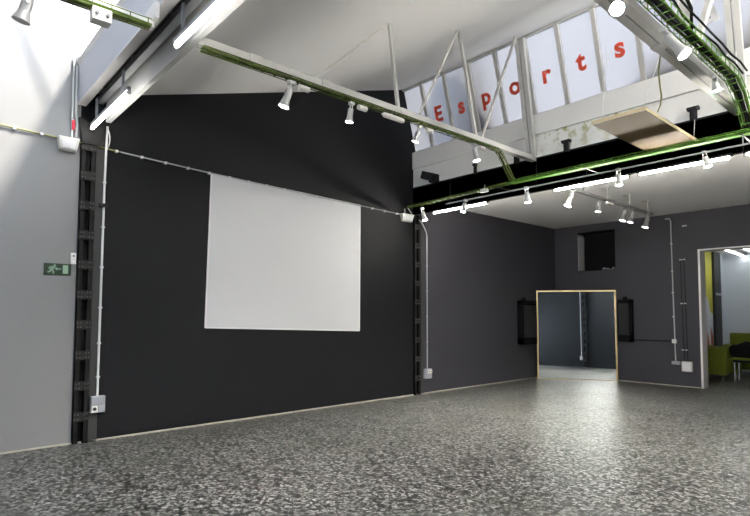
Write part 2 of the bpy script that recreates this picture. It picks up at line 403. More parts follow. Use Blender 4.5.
MB().prism([(XL + .046, 1.248, 2.90), (XL + .046, 1.40, 2.90), (XL + .046, 1.45, 3.10), (XL + .046, 1.36, 3.08), (XL + .046, 1.245, 3.16), (XL + .046, 1.20, 3.14)], (.012, 0, 0)).build('gusset_plate', 'column_steel', c1)
c2 = column(5.878, 2.775, 'black laced steel column under the left end of the black beam')

# ------------------------------------------------------------------ roof trusses
def truss(x, label, Y0, Y1, zc, webs, post=None, m='white_paint', topc=None, plates=(), hw=.035):
    t = thing('roof_truss', label, 'truss', (x, (Y0 + Y1) / 2, zc), 'white roof trusses')
    c = MB()
    c.box(x - hw, x + hw, Y0, Y1, zc + .022, zc + .03); c.box(x - hw, x - .004, Y0, Y1, zc - .03, zc + .022); c.box(x + .004, x + hw, Y0, Y1, zc - .03, zc + .022)
    c.build('bottom_chord', m, t)
    for a, b, wd in webs:
        MB().bar((x, a[0], a[1]), (x, b[0], b[1]), wd, wd, (1, 0, 0)).build('web_bar', m, t)
    if post:
        p = MB(); a, b = V((x, *post[0])), V((x, *post[1]))
        p.bar(a - V((.035, 0, 0)), b - V((.035, 0, 0)), .05, .05, (1, 0, 0)); p.bar(a + V((.035, 0, 0)), b + V((.035, 0, 0)), .05, .05, (1, 0, 0))
        p.build('end_post', m, t)
    if topc:
        MB().bar((x, topc[0], roofz(topc[0]) - .012), (x, topc[1], roofz(topc[1]) - .012), .06, .03, (0, 0, 1)).build('top_chord', 'ceiling', t)
    for py in plates:
        MB().box(x - hw - .008, x + hw + .008, py - .05, py + .05, zc - .034, zc + .034).build('joint_sleeve', m, t, bevel=.004)
    return t
webs = [((3.50, 3.20), (3.38, roofz(3.38)), .030), ((4.70, 3.20), (4.42, roofz(4.42)), .034),
        ((2.50, 3.20), (3.36, roofz(3.36)), .020), ((3.77, 3.20), (4.40, roofz(4.40)), .021), ((4.79, 3.20), (5.50, 4.64), .025)]
truss(-3.62, 'white roof truss carrying a dark green cable tray, ending in mid picture', 1.502, 5.87, 3.19, webs, ((5.83, 3.21), (5.585, 4.64)), plates=(1.95, 2.62, 3.55))
webs2 = [((3.50, 3.20), (3.38, roofz(3.38)), .030), ((4.55, 3.20), (4.40, roofz(4.40)), .04),
         ((2.50, 3.20), (3.36, roofz(3.36)), .020), ((3.6, 3.20), (4.38, roofz(4.38)), .026), ((4.52, 3.20), (5.52, 4.62), .046)]
truss(-1.40, 'white roof truss at the upper right with black cables over a green tray', 1.62, 5.87, 3.17, webs2, ((5.83, 3.21), (5.585, 4.64)), plates=(3.3, 3.95), hw=.062)
truss(.80, 'white roof truss right of the picture, nearest the right wall', 1.502, 5.87, 3.19, webs, ((5.83, 3.21), (5.585, 4.64)))
truss(-3.62, 'white roof truss stub, greyed as if shaded, in the upper left corner, before the gutter beam', -2.9, 1.19, 3.19,
      [], None, m='gutter_grey')  # white truss; the shade on it is put into the grey colour

# ------------------------------------------------------------------ cable trays
def tray(path, wd, ht, label, m, n_cables=4, group='green cable trays', step=.11, cm=('cable_green', 'yellow_cable', 'cable_black', 'green_tray'), updir=None, base=True):
    path = [V(p) for p in path]
    t = thing('cable_tray', label, 'cable tray', path[0], group)
    mb = MB()
    segs = list(zip(path, path[1:]))
    fr = []
    for a, b in segs:
        d = (b - a).normalized(); up = V(updir) if updir is not None else V((0, 0, 1))
        if abs(d.dot(up)) > .8: up = V((0, -1, 0))
        x = d.cross(up).normalized(); u = x.cross(d).normalized(); fr.append((d, x, u))
    for (a, b), (d, x, u) in zip(segs, fr):
        for s_ in (-1, 1):
            mb.bar(a + x * s_ * wd / 2, b + x * s_ * wd / 2, .005, .006, u); mb.bar(a + x * s_ * wd / 2 + u * ht, b + x * s_ * wd / 2 + u * ht, .005, .006, u)
        if base: mb.bar(a, b, wd * .6, .003, u)
        L_ = (b - a).length; k = step / 2
        while k < L_:
            p = a + d * k; mb.bar(p - x * wd / 2, p + x * wd / 2, .006, .005, u)
            for s_ in (-1, 1): mb.bar(p + x * s_ * wd / 2, p + x * s_ * wd / 2 + u * ht, .005, .006, d)
            k += step
    mb.build('wire_basket', m, t)
    for k in range(n_cables):
        pts = []
        for i, ((a, b), (d, x, u)) in enumerate(zip(segs, fr)):
            n_ = max(2, int((b - a).length / .25))
            for j in range(n_ + (1 if i == len(segs) - 1 else 0)):
                o_ = (k - (n_cables - 1) / 2) * wd / (n_cables + 1)
                pts.append(a.lerp(b, j / n_) + x * (o_ + random.uniform(-.006, .006)) + u * (ht * .35 + random.uniform(-.005, .012)))
        MB().tube(pts, wd / (n_cables + 1) * .52, 6).build('cable', cm[k % len(cm)], t, smooth=True)
    return t
tray([(-3.60, 1.53, 3.128), (-3.60, 5.06, 3.128), (-3.62, 5.15, 3.105), (-3.67, 5.46, 2.86)], .062, .024,
     'dark green wire tray hanging along the truss with four spotlights', 'green_dark', base=False, cm=('cable_green', 'cable_black', 'yellow_cable', 'cable_green'))
YT, ZT = 5.50, 2.832
tray([(-5.48, YT, ZT - .04), (-3.72, YT, ZT)], .06, .025, 'thin olive wire tray in front of the black beam, left half', 'green_dark', 3, base=False, cm=('cable_green', 'cable_black', 'cable_green'))
tray([(-3.70, YT, ZT), (XR - .1, YT, ZT)], .085, .036, 'bright green wire tray in front of the black beam, right half', 'green_tray', 4, step=.08, cm=('green_tray', 'cable_green', 'green_tray', 'green_tray'))
tray([(-1.255, 1.64, 3.17), (-1.255, 5.02, 3.17), (-1.265, 5.24, 3.11), (-1.25, 5.44, 2.88)], .10, .05, 'green wire tray along the upper right truss, bending down to the beam', 'green_tray', 4, base=False, cm=('cable_green', 'cable_black', 'cable_black', 'cable_green'))
tray([(-3.545, -.8, 3.13), (-3.545, 1.15, 3.13)], .075, .04, 'green wire tray along the truss stub at the upper left', 'green_dark', 4, cm=('green_tray', 'cable_green', 'yellow_cable', 'cable_green'))
# black cables strapped over the right tray
def wav(a, b, amp, n=16):
    a, b = V(a), V(b); return [a.lerp(b, i / n) + V((random.uniform(-amp, amp), 0, random.uniform(-amp, amp))) for i in range(n + 1)]
t = thing('cable_bundle', 'black cables tied over the green tray at the upper right', 'cable', (-1.27, 3.0, 3.22))
for k in range(3):
    MB().tube(wav((-1.27 + .05 * k, 1.7, 3.235 + .01 * k), (-1.25 + .04 * k, 5.1, 3.23 + .008 * k), .012), .008, 6).build('cable', 'cable_black', t, smooth=True)
MB().tube([(-1.27, 3.35, 3.22), (-1.22, 3.5, 3.34), (-1.20, 3.7, 3.40), (-1.21, 3.95, 3.33), (-1.26, 4.1, 3.22)], .011, 7).build('cable', 'cable_black', t, smooth=True)
# hangers of the beam tray, the lighting rail below it
rl = thing('lighting_rail', 'thin grey lighting rail under the tray in front of the black beam', 'rail', (-3, YT, 2.75))
MB().tube([(-4.75, YT, 2.745), (XR - .1, YT, 2.745)], .009, 8).build('rail', 'conduit_grey', rl, smooth=True)
for x in (-3.9, -2.75, -1.31, -.4, 1.0):
    MB().tube([(x, YT, 2.745), (x, YT, ZT + .002)], .005, 6).build('drop_rod', 'conduit_grey' if -1.9 < x < -1 else 'black_steel', rl)
    h_ = MB(); h_.bar((x, YT - .05, ZT - .006), (x, 5.8795, ZT - .006), .016, .006); h_.build('wall_bracket', 'black_steel', rl)

# ------------------------------------------------------------------ spotlights
def spot(top, disc, label, group, power=18, size=1.0, Ln=.21, body='spot_metal', lens='lens_on', near='auto', angle=85, clampdir=None, flare=.046):
    T = V(top); Ln *= size
    if near == 'auto':
        d = ray(disc).normalized(); w = O - T; Ln = 1.045 * (w - d * w.dot(d)).length; size = max(.75, min(1.15, Ln / .20)); near = True
    if isinstance(disc, tuple) and len(disc) == 2:
        d = ray(disc); w = O - T; A, B, Cc = d.dot(d), 2 * d.dot(w), w.dot(w) - Ln * Ln
        D_ = B * B - 4 * A * Cc
        tt = -B / (2 * A) if D_ < 0 else (-B + (-1 if near else 1) * math.sqrt(D_)) / (2 * A)
        P_ = O + d * tt
    else: P_ = V(disc)
    a = (P_ - T).normalized(); s = size
    t = thing('spotlight', label, 'spotlight', T, group)
    # track adapter and yoke
    ad = MB(); ad.box(T.x - .022 * s, T.x + .022 * s, T.y - .03 * s, T.y + .03 * s, T.z - .004, T.z + .028 * s); ad.build('adapter', body, t, bevel=.003)
    x, y, z = frame(a)
    yk = MB(); r = .036 * s
    for q in (-1, 1): yk.bar(T + x * q * r * .4, T + x * q * r + a * .09 * s, .004, .014 * s, y)
    yk.bar(T - x * r * .45, T + x * r * .45, .004, .016 * s, y)
    yk.build('bracket', body, t)
    bd = MB(); st = .045 * s
    bd.lathe(T, a, [(st, .018 * s), (st + .004, .030 * s), (Ln - .065 * s, .031 * s)], 18)
    bd.build('body', body, t, smooth=True)
    fn = MB()
    for k in range(4):
        th = .7 + k * .35; e = x * math.cos(th) + y * math.sin(th)
        fn.bar(T + a * (st + .02 * s) + e * .0315 * s, T + a * (Ln - .08 * s) + e * .0315 * s, .004 * s, .003, e)
    fn.build('cooling_slot', 'spot_dark', t)
    hd = MB(); hd.lathe(T, a, [(Ln - .066 * s, .0315 * s), (Ln - .05 * s, .034 * s), (Ln - .004, flare * s), (Ln, flare * s), (Ln - .003, (flare - .004) * s), (Ln - .02 * s, .028 * s)], 20)
    hd.build('reflector_head', body, t, smooth=True)
    le = MB(); le.lathe(T, a, [(Ln - .012 * s, (flare - .008) * s), (Ln - .004, (flare - .005) * s)], 20); le.build('lens', lens, t)
    if power:
        ld = bpy.data.lights.new('spot_beam', 'SPOT'); ld.energy = power * PK; ld.spot_size = math.radians(angle); ld.spot_blend = 1.0; ld.shadow_soft_size = .035; ld.color = (1, .96, .90)
        lo = bpy.data.objects.new('lamp', ld); C.objects.link(lo); lo.parent = t
        lo.location = a * (Ln + .012); lo.rotation_euler = a.to_track_quat('-Z', 'Y').to_euler()
    return t
def driver(t, c, s=.02):
    c = V(c); MB().lathe(c, (0, 1, 0), [(-.05, .012), (-.045, s), (.045, s), (.05, .012)], 12).build('driver', 'plastic_white', t, smooth=True)
l1 = lambda p: cl(p, (-3.60, 3, 3.095), (0, 1, 0))
for p, q, lb in (((292, 83), (283.5, 107), 'lit spotlight on the long truss, leftmost of its four'), ((352, 103), (349, 122.5), 'lit spotlight on the long truss, second from the left'),
                 ((420, 127), (415, 142), 'lit spotlight on the long truss, third from the left'), ((474, 146), (477, 161), 'lit spotlight on the long truss, rightmost of its four')):
    T = l1(p); s_ = spot(T, q, lb, 'spotlights along the long truss', 26)
    driver(s_, T + V((.03, .10, -.015)), .024)
t = thing('ballast', 'white ballast cylinder clipped under the long truss between its spotlights', 'ballast', l1((391, 115)))
a, b = l1((381, 111)), l1((402, 119)); o_ = V((.03, 0, -.005))
MB().lathe(a + o_, b - a, [(0, .008), (.03, .024), ((b - a).length - .02, .024), ((b - a).length, .018)], 12).build('casing', 'plastic_white', t, smooth=True)
MB().bar(a.lerp(b, .5), a.lerp(b, .5) + V((.02, 0, .05)), .012, .006).build('clip', 'plastic_white', t)
lr = lambda p: cl(p, (-3, YT, 2.735), (1, 0, 0))
for p, q, lb in (((422, 208), (425, 220.5), 'lit spotlight below the beam tray, nearest the left wall'), ((465, 199.5), (463, 212), 'lit spotlight in front of the leftmost beam tube light'),
                 ((526.5, 190), (528, 202.5), 'lit spotlight below the bend where two trays meet'), ((618, 169), (619, 185.5), 'lit spotlight below the beam tray under the hanging wood panel'),
                 ((703.5, 148), (708, 167), 'lit spotlight below the beam tray, rightmost of its row')):
    spot(lr(p), q, lb, 'spotlights below the beam tray', 22, size=.95)
l2 = lambda p: cl(p, (-1.31, 3, 3.12), (0, 1, 0))
spot(l2((672, 24)), (685, 54.5), 'large lit spotlight hanging from the upper right truss, left of its pair', 'spotlights on the right truss', 12, Ln=.235, near=True)
spot(l2((725, 70)), (717, 91), 'lit spotlight on the upper right truss just above the beam', 'spotlights on the right truss', 12, size=1.0)
spot(cl((634, -2), (-1.40, 3, 3.14), (0, 1, 0)), (617, 8.5), 'lit spotlight seen lens on at the top edge above the last red letter', 'spotlights on the right truss', 10, size=.95, near=True)
spot(cl((31, -12), (-3.545, 1, 3.105), (0, 1, 0)), (21, 21), 'unlit grey spotlight in the top left corner', 'spotlights on the left stub', 0, size=1.0, Ln=.26, body='spot_grey', lens='lens_off', flare=.05)
for y_ in (1.75, 2.25):  # extra spotlights out of view, added to light the floor
    spot((-1.31, y_, 3.12), (-1.25 - .05 * y_, y_ + .06, 2.92), 'added fill spotlight on the right truss, %s' % ('closest to the gutter beam' if y_ < 2.0 else 'just above the picture edge'), 'spotlights on the right truss', 7, near=True)
for k_, x_ in enumerate((-1.6, .5)):  # extra gutter tubes out of view, added as fill light
    tube_light((x_ - .62, TY, TZ), (x_ + .62, TY, TZ), 'plastic_grey', 'added fill tube light under the gutter beam, %s' % ('third from the left wall' if k_ == 0 else 'nearest the right wall'), 'tube lights under the gutter beam', (0, 0, 1), .03, .03, .014, 'tube_bright', .25)
for y_ in (2.3, 4.5):  # unseen uplights added to brighten the sloped ceiling
    spot((XR - .05, y_, 3.02), (XR - .085, y_, 3.225), 'added fill uplight on the right wall, %s' % ('nearer the gutter beam' if y_ < 3 else 'nearer the glazing'), 'added fill uplights on the right wall', UPK, near=True, angle=164)
# grey junction box under the left stub tray
q = cl((100, 21), (-3.51, 1, 3.08), (0, 1, 0))
t = thing('junction_box', 'grey junction box under the tray at the upper left', 'junction box', q)
MB().box(q.x - .04, q.x + .04, q.y - .055, q.y + .055, q.z - .05, q.z + .03).build('box', 'plastic_white', t, bevel=.005)
j = MB()
for dy in (-.03, .03): j.lathe((q.x + .04, q.y + dy, q.z - .01), (1, 0, 0), [(0, .012), (.015, .010)], 10)
j.build('cable_gland', 'spot_dark', t)
# small white connector box under the beam tray
q = lr((485, 194.5)) + V((0, -.02, .075))
t = thing('junction_box', 'small white connector box under the beam tray, right of the second spotlight', 'junction box', q)
MB().box(q.x - .055, q.x + .055, q.y - .02, q.y + .02, q.z - .02, q.z + .025).build('box', 'plastic_white', t, bevel=.006)
MB().tube([(q.x, q.y, q.z + .02), (q.x, q.y + .01, q.z + .08)], .006, 6).build('cable_gland', 'plastic_white', t)

# back track under the lower ceiling
XK, ZK = -3.32, 2.80
t = thing('track_rail', 'dark lighting track hung under the lower back ceiling', 'track', (XK, 7.4, ZK))
MB().box(XK - .018, XK + .018, 6.15, 8.75, ZK, ZK + .035).build('rail', 'spot_grey', t)
for y in (6.55, 7.25, 7.95, 8.6):
    h_ = MB(); h_.bar((XK, y, ZK + .03), (XK, y, ZC), .016, .016); h_.bar((XK - .09, y, ZC - .008), (XK + .02, y, ZC - .008), .02, .014); h_.build('hanger', 'spot_grey', t)
lk = lambda p: cl(p, (XK, 7, ZK - .005), (0, 1, 0))
for p, q, lb, pw, le in (((573, 191.5), (567.5, 206), 'lit spotlight on the dark back track, nearest the beam', 26, 'lens_on'), ((599, 200.5), (598, 212), 'spotlight on the dark back track, second from the beam', 12, 'lens_soft'),
                     ((625, 209.5), (622.5, 221), 'spotlight on the dark back track, middle of its five', 20, 'lens_soft'), ((632.5, 212), (630, 222.5), 'spotlight on the dark back track, fourth from the beam', 20, 'lens_soft'),
                     ((648, 216.5), (645, 227.5), 'spotlight on the dark back track, nearest the back wall', 20, 'lens_soft')):
    spot(lk(p), q, lb, 'spotlights on the back track', pw, size=.95, body='spot_grey' if le == 'lens_soft' else 'spot_metal', lens=le, angle=80)
q = lk((608, 205)); t = thing('ballast', 'small pale driver box under the back track', 'ballast', q)
MB().box(q.x - .02, q.x + .025, q.y - .09, q.y + .09, q.z - .035, q.z).build('casing', 'plastic_white', t, bevel=.006)

# ------------------------------------------------------------------ hanging wood panel and its wires
ZP = 2.935
A_, B_, C_ = onz((590.5, 124), ZP), onz((646.5, 111), ZP), onz((698, 143), ZP)
px0, px1 = A_.x + .0, B_.x; y0, y1 = (A_.y + B_.y) / 2, min(C_.y, 5.80)
t = thing('acoustic_panel', 'flat brown wooden panel hanging level on wires below the glazing', 'panel', ((px0 + px1) / 2, (y0 + y1) / 2, ZP))
MB().box(px0, px1, y0, y1, ZP, ZP + .028).build('board', 'panel_face', t)
e = MB(); e.box(px0 - .004, px1 + .004, y0 - .006, y0, ZP - .001, ZP + .03); e.box(px1, px1 + .004, y0, y1, ZP + .003, ZP + .03); e.box(px0 - .004, px0, y0, y1, ZP + .003, ZP + .03)
e.build('edge_band', 'panel_edge', t)
for x, y, x2, y2, z2 in ((px0 + .07, y0 + .05, -2.60, 5.74, 4.25), (px1 - .05, y0 + .05, px1 - .05, 5.70, 4.5), (px1 - .02, y1 - .05, px1 - .03, 5.83, 3.2), (px0 + .05, y1 - .05, px0 + .05, 5.83, 3.2)):
    MB().tube([(x, y, ZP + .028), (x2, y2, z2)], .003, 5).build('wire', 'conduit', t)
a = cl((668, 18), (-1.45, 3.9, 3.16), (0, 1, 0))
pts = [(668, 18), (666, 32), (662.5, 45), (660, 58), (658.5, 72), (660, 86), (661.5, 96), (660.5, 105), (657.5, 112)]
P3 = []
for i, p in enumerate(pts): P3.append(ony(p, 3.95 + .06 * i))
tag(MB().tube(P3, .006, 6).build('loose_cable', 'yellow_cable', loc=P3[-1], smooth=True), 'loose pale yellow cable dangling from the right truss above the wood panel', 'cable')

# ------------------------------------------------------------------ left wall fittings
cs = [onx(p) for p in ((210.7, 173), (360, 205), (359.2, 331), (204.3, 328))]
c0 = sum(cs, V()) / 4
t = thing('projection_screen', 'large white rectangular screen on the dark left wall', 'screen', (XL, c0.y, cs[3].z))
MB().prism([V((XL, c.y, c.z)) for c in cs], (.012, 0, 0)).build('panel', 'screen', t)
e = MB()
for a, b in ((cs[1], cs[2]), (cs[2], cs[3]), (cs[3], cs[0])):
    e.bar(V((XL + .0125, a.y, a.z)).lerp(V((XL + .0125, c0.y, c0.z)), .007), V((XL + .0125, b.y, b.z)).lerp(V((XL + .0125, c0.y, c0.z)), .007), .003, .018, V((0, c0.y, c0.z)) - V((0, (a.y + b.y) / 2, (a.z + b.z) / 2)))
e.build('edge_strip', 'screen_edge', t)

# wall cable with clips
off = V((.02, 0, 0))
W1 = [onx(p) + off for p in ((-40, 116), (0, 125), (55, 137.5), (103, 148.5), (120, 152.5))]
W2 = [onx(p) + off for p in ((120, 152.5), (160, 162), (210, 173.5), (260, 184.5), (310, 195.5), (360, 206), (402, 215))]
t = thing('wall_cable', 'thin cable run sloping across the left wall just above the screen', 'cable', onx((210, 173)))
MB().tube(W1, .009, 8).build('yellow_sleeve', 'yellow_cable', t, smooth=True)['label'] = 'yellow-green sleeve'
MB().tube(W2, .008, 8).build('grey_pipe', 'conduit_grey', t, smooth=True)
for a, b, n_ in ((W1[1], W1[3], 4), (W1[3], W2[-1], 17)):
    for k in range(n_):
        p = a.lerp(b, (k + .5) / n_)
        # follow the run
        best = None
        for run in (W1, W2):
            for u, v in zip(run, run[1:]):
                if u.y <= p.y <= v.y: best = u.lerp(v, (p.y - u.y) / (v.y - u.y))
        if best: MB().box(XL, XL + .032, best.y - .012, best.y + .012, best.z - .014, best.z + .010).build('clip', 'conduit', t)
# emergency lights
def emergency(c0_, c1_, prot, label):
    t = thing('emergency_light', label, 'emergency light', (XL, (c0_[0] + c1_[0]) / 2, c1_[1]), 'emergency lights on the left wall')
    y0, y1, z1, z0 = c0_[0], c1_[0], c0_[1], c1_[1]
    MB().hexa([(XL, y0 + .02, z0), (XL + prot * .6, y0 + .02, z0 + .01), (XL + prot * .6, y1 - .02, z0 + .01), (XL, y1 - .02, z0),
               (XL, y0, z1), (XL + prot, y0, z1), (XL + prot, y1, z1), (XL, y1, z1)]).build('housing', 'plastic_white', t, bevel=.006)
    d = (z1 - z0)
    MB().prism([(XL + prot * .68, y0 + .04, z0 + d * .2), (XL + prot * .68, y1 - .04, z0 + d * .2), (XL + prot * .93, y1 - .03, z0 + d * .82), (XL + prot * .93, y0 + .03, z0 + d * .82)], (.008, 0, -.002)).build('diffuser', 'screen_edge', t)
    return t
emergency((1.03, 2.92), (1.215, 2.80), .10, 'white emergency light box beside the first laced column, on the white wall')
e2 = emergency((5.60, 2.765), (5.85, 2.65), .07, 'white emergency light box at the top of the second laced column')
MB().tube([(XL + .05, 5.66, 2.76), (XL + .04, 5.66, 2.84)], .006, 6).build('feed_cable', 'conduit_grey', e2)
MB().tube([(XL + .05, 5.82, 2.76), (XL + .06, 5.74, 2.83), (XL + .05, 5.72, 2.86)], .006, 6).build('feed_cable', 'conduit_grey', e2)
# pipe with red device near the top of the white wall
t = thing('wall_pipe', 'thin grey pipe running down the white wall beside the column top', 'pipe', (XL, 1.16, 2.95))
MB().tube([(XL + .02, 1.155, 2.93), (XL + .02, 1.155, 3.72), (XL + .02, 1.19, 3.76), (XL + .02, 1.26, 3.77)], .010, 8).build('pipe', 'conduit_grey', t, smooth=True)
MB().tube([(XL + .02, 1.185, 3.66), (XL + .02, 1.185, 3.2), (XL + .02, 1.20, 3.08), (XL + .02, 1.19, 2.95)], .012, 8).build('pipe', 'conduit_grey', t, smooth=True)
MB().tube([(XL + .024, 1.165, 3.02), (XL + .024, 1.165, 3.11)], .016, 8).build('red_coupling', 'red_dev', t)['label'] = 'red coupling'
# exit sign
p0, p1, p2, p3 = [onx(p) for p in ((43.8, 263), (71.2, 264.5), (71, 275.8), (44, 274))]
y0, y1, z1, z0 = p0.y, p1.y, (p0.z + p1.z) / 2 + .002, (p2.z + p3.z) / 2 - .002
t = thing('exit_sign', 'green emergency exit sign with running figure, arrow and door on the white wall', 'sign', (XL, (y0 + y1) / 2, z0))
MB().box(XL, XL + .010, y0, y1, z0, z1).build('plate', 'sign_green', t, bevel=.002)
W_, H_ = y1 - y0, z1 - z0
def sg(pts, name, mb=None):
    MB().prism([(XL + .010, y0 + u * W_, z0 + v * H_) for u, v in pts], (.0025, 0, 0)).build(name, 'sign_pale', t)
sg([(.68, .15), (.88, .15), (.88, .88), (.68, .88)], 'door_mark')
def limb(mb, a, b, wd):
    a = (y0 + a[0] * W_, z0 + a[1] * H_); b = (y0 + b[0] * W_, z0 + b[1] * H_)
    mb.bar((XL + .011, a[0], a[1]), (XL + .011, b[0], b[1]), .003, wd, V((0, -(b[1] - a[1]), b[0] - a[0])))
mb = MB(); mb.lathe((XL + .010, y0 + .385 * W_, z0 + .80 * H_), (1, 0, 0), [(0, .011), (.003, .011)], 12)
for a, b, wd in (((.33, .70), (.27, .42), .024), ((.34, .68), (.44, .55), .010), ((.31, .72), (.20, .66), .010), ((.21, .67), (.18, .50), .010),
                 ((.28, .44), (.35, .30), .014), ((.35, .32), (.34, .10), .012), ((.26, .44), (.20, .27), .014), ((.21, .28), (.13, .24), .012)): limb(mb, a, b, wd)
mb.build('running_figure', 'sign_pale', t)
mb = MB(); limb(mb, (.42, .53), (.62, .53), .009); limb(mb, (.42, .53), (.48, .64), .008); limb(mb, (.42, .53), (.48, .42), .008); mb.build('arrow', 'sign_pale', t)
# call point above the sign
a, b = onx((73.5, 253)), onx((79.5, 264.5))
a.y, b.y = 1.180, 1.228
t = thing('wall_switch', 'small white wall switch between the exit sign and the first column', 'switch', (XL, (a.y + b.y) / 2, b.z))
MB().box(XL, XL + .022, a.y, b.y, b.z, a.z).build('plate', 'plastic_white', t, bevel=.003)
MB().box(XL + .022, XL + .026, a.y + .018, b.y - .016, (a.z + b.z) / 2 + .015, (a.z + b.z) / 2 + .032).build('button', 'plastic_lid', t)
MB().box(XL + .022, XL + .025, a.y + .010, b.y - .010, b.z + .01, b.z + .035).build('rocker', 'screen_edge', t)
# conduits and sockets on the left wall
def conduit(pts, r, label, m='conduit', clips=(), cm='conduit', name='conduit'):
    t = thing(name, label, 'conduit', pts[-1])
    MB().tube(pts, r, 8).build('pipe', m, t, smooth=True)
    for c in clips:
        c = V(c); MB().tube([c + V((0, 0, -.008)), c + V((0, 0, .008))], r * 1.7, 8).build('clip', cm, t)
    return t
yc = 1.446
t = conduit([(XL + .028, yc + .022, 3.12), (XL + .028, yc + .01, 2.5), (XL + .028, yc, .43)], .011, 'white conduit dropping down the left wall beside the first column', 'conduit', [(XL + .028, yc + (z - .43) * .0048, z) for z in (2.55, 2.1, 1.7, 1.3, .95, .62)])
MB().box(XL + .012, XL + .05, yc - .03, yc + .045, 2.30, 2.335).build('strap', 'black_steel', t)
MB().tube(arc((XL + .04, yc + .02, 3.10), (XL + .04, yc + .01, 2.86), .03, 8, (0, 1, 0)), .005, 6).build('loose_wire', 'conduit', t, smooth=True)
y0, y1, z0, z1 = 1.385, 1.515, .276, .437
t = thing('socket_box', 'grey double socket box low on the wall beside the first column', 'socket', (XL, (y0 + y1) / 2, z0))
MB().box(XL, XL + .055, y0, y1, z0, z1).build('housing', 'plastic_grey', t, bevel=.006)
MB().box(XL + .055, XL + .066, y0 + .006, y1 - .006, z0 + .082, z1 - .006).build('lid', 'plastic_grey', t, bevel=.004)
MB().box(XL + .055, XL + .066, y0 + .066, y1 - .006, z0 + .006, z0 + .074).build('lid', 'plastic_grey', t, bevel=.004)
s_ = MB().box(XL + .055, XL + .062, y0 + .008, y0 + .060, z0 + .008, z0 + .068).build('socket_plate', 'plastic_white', t, bevel=.003); s_['label'] = 'white socket plate'
MB().lathe((XL + .061, y0 + .034, z0 + .040), (1, 0, 0), [(0, .017), (.002, .017)], 14).build('socket_hole', 'dark_slot', s_)
pts = [onx(p) for p in ((416, 219), (421, 223), (425, 229), (425.8, 233))]
q = [V((XL + .06, 5.96, 2.70)), V((XL + .05, 6.03, 2.66)), V((XL + .035, 6.11, 2.585)), V((XL + .03, 6.155, 2.52)), V((XL + .03, 6.165, 2.45)), V((XL + .03, 6.165, .38))]
t = conduit(q, .009, 'pale conduit bending down the dark wall right of the second column', 'conduit_grey', [(XL + .03, 6.165, z) for z in (2.0, 1.6, 1.2, .8)], 'conduit_grey')
y0, y1, z0, z1 = 6.105, 6.255, .232, .382
t = thing('socket_box', 'grey socket box low on the wall right of the second column', 'socket', (XL, (y0 + y1) / 2, z0))
MB().box(XL, XL + .05, y0, y1, z0, z1).build('housing', 'plastic_grey', t, bevel=.006)
s_ = MB().box(XL + .05, XL + .058, y0 + .05, y1 - .006, z0 + .08, z1 - .012).build('socket_plate', 'plastic_white', t, bevel=.003); s_['label'] = 'white double socket plate'
for k in (0, 1): MB().lathe((XL + .057, y0 + .075 + k * .044, z0 + .108), (1, 0, 0), [(0, .012), (.002, .012)], 12).build('socket_hole', 'plastic_lid', s_)

# ------------------------------------------------------------------ louvred wall units in the back corner
def louvre(org, ux, nx, W, Z0, Z1, prot, label):
    org, ux, nx = V(org), V(ux), V(nx)       # ux along the wall, nx out of the wall
    t = thing('louvred_vent', label, 'vent', org + V((0, 0, Z0)), 'louvred vents behind the mirror')
    def bx(mb, a, b, p, q, z0, z1):
        c = [org + ux * a_ + nx * p_ + V((0, 0, z)) for z in (z0, z1) for a_, p_ in ((a, p), (b, p), (b, q), (a, q))]
        return mb.hexa(c)
    m = MB(); bx(m, 0, .05, 0, prot, Z0, Z1); bx(m, W - .008, W, 0, prot, Z0, Z1); bx(m, 0, W, 0, prot, Z1 - .07, Z1); bx(m, 0, W, 0, prot, Z0, Z0 + .12); bx(m, 0, W, 0, .01, Z0, Z1)
    m.build('frame', 'vent_black', t)
    z = Z0 + .13; m = MB()
    while z < Z1 - .09:
        c = []
        for dz in (0, .004):
            for a_, p_, zz in ((.05, prot - .012, 0), (W - .008, prot - .012, 0), (W - .008, prot - .035, .026), (.05, prot - .035, .026)):
                c.append(org + ux * a_ + nx * p_ + V((0, 0, z + zz + dz)))
        m.hexa(c); z += .034
    m.build('louvre_slats', 'vent_slat', t)
    m = MB(); bx(m, .10, .16, prot * .3, prot * .8, Z1, Z1 + .05); m.build('hinge', 'vent_black', t)
    return t
louvre((XL, 8.69, 0), (0, 1, 0), (1, 0, 0), .49, .67, 1.50, .115, 'black louvred wall vent left of the leaning mirror')
louvre((-4.19, YB, 0), (-1, 0, 0), (0, -1, 0), .255, .735, 1.515, .095, 'black louvred wall vent right of the leaning mirror')
# dark recess in the back wall
w = MB(); d_ = .30
w.box(RX0 - .02, RX0, YB + WT, YB + d_, RZ0, RZ1); w.box(RX1, RX1 + .02, YB + WT, YB + d_, RZ0, RZ1)
w.box(RX0 - .02, RX1 + .02, YB + d_, YB + d_ + .02, RZ0, RZ1); w.box(RX0 - .02, RX1 + .02, YB + WT, YB + d_, RZ0 - .02, RZ0); w.box(RX0 - .02, RX1 + .02, YB + WT, YB + d_, RZ1, RZ1 + .02)
w.box(RX1 - .003, RX1, YB + .004, YB + d_, RZ0, RZ1); w.box(RX0, RX1, YB + d_ - .004, YB + d_, RZ0, RZ1); w.box(RX0, RX1, YB + .004, YB + d_, RZ0, RZ0 + .003); w.box(RX0, RX1, YB + .004, YB + d_, RZ1 - .003, RZ1)
struct(w.build('window_3', 'vent_black'))
t = thing('side_grille', 'pale ribbed strip on the left side of the dark recess high on the back wall', 'grille', (RX0, YB + .14, RZ0))
g = MB(); g.box(RX0, RX0 + .006, YB + .02, YB + .26, RZ0 + .01, RZ1 - .03); g.build('backing', 'plastic_grey', t)
g = MB(); z = RZ0 + .03
while z < RZ1 - .06: g.box(RX0 + .006, RX0 + .022, YB + .02, YB + .26, z, z + .016); z += .034
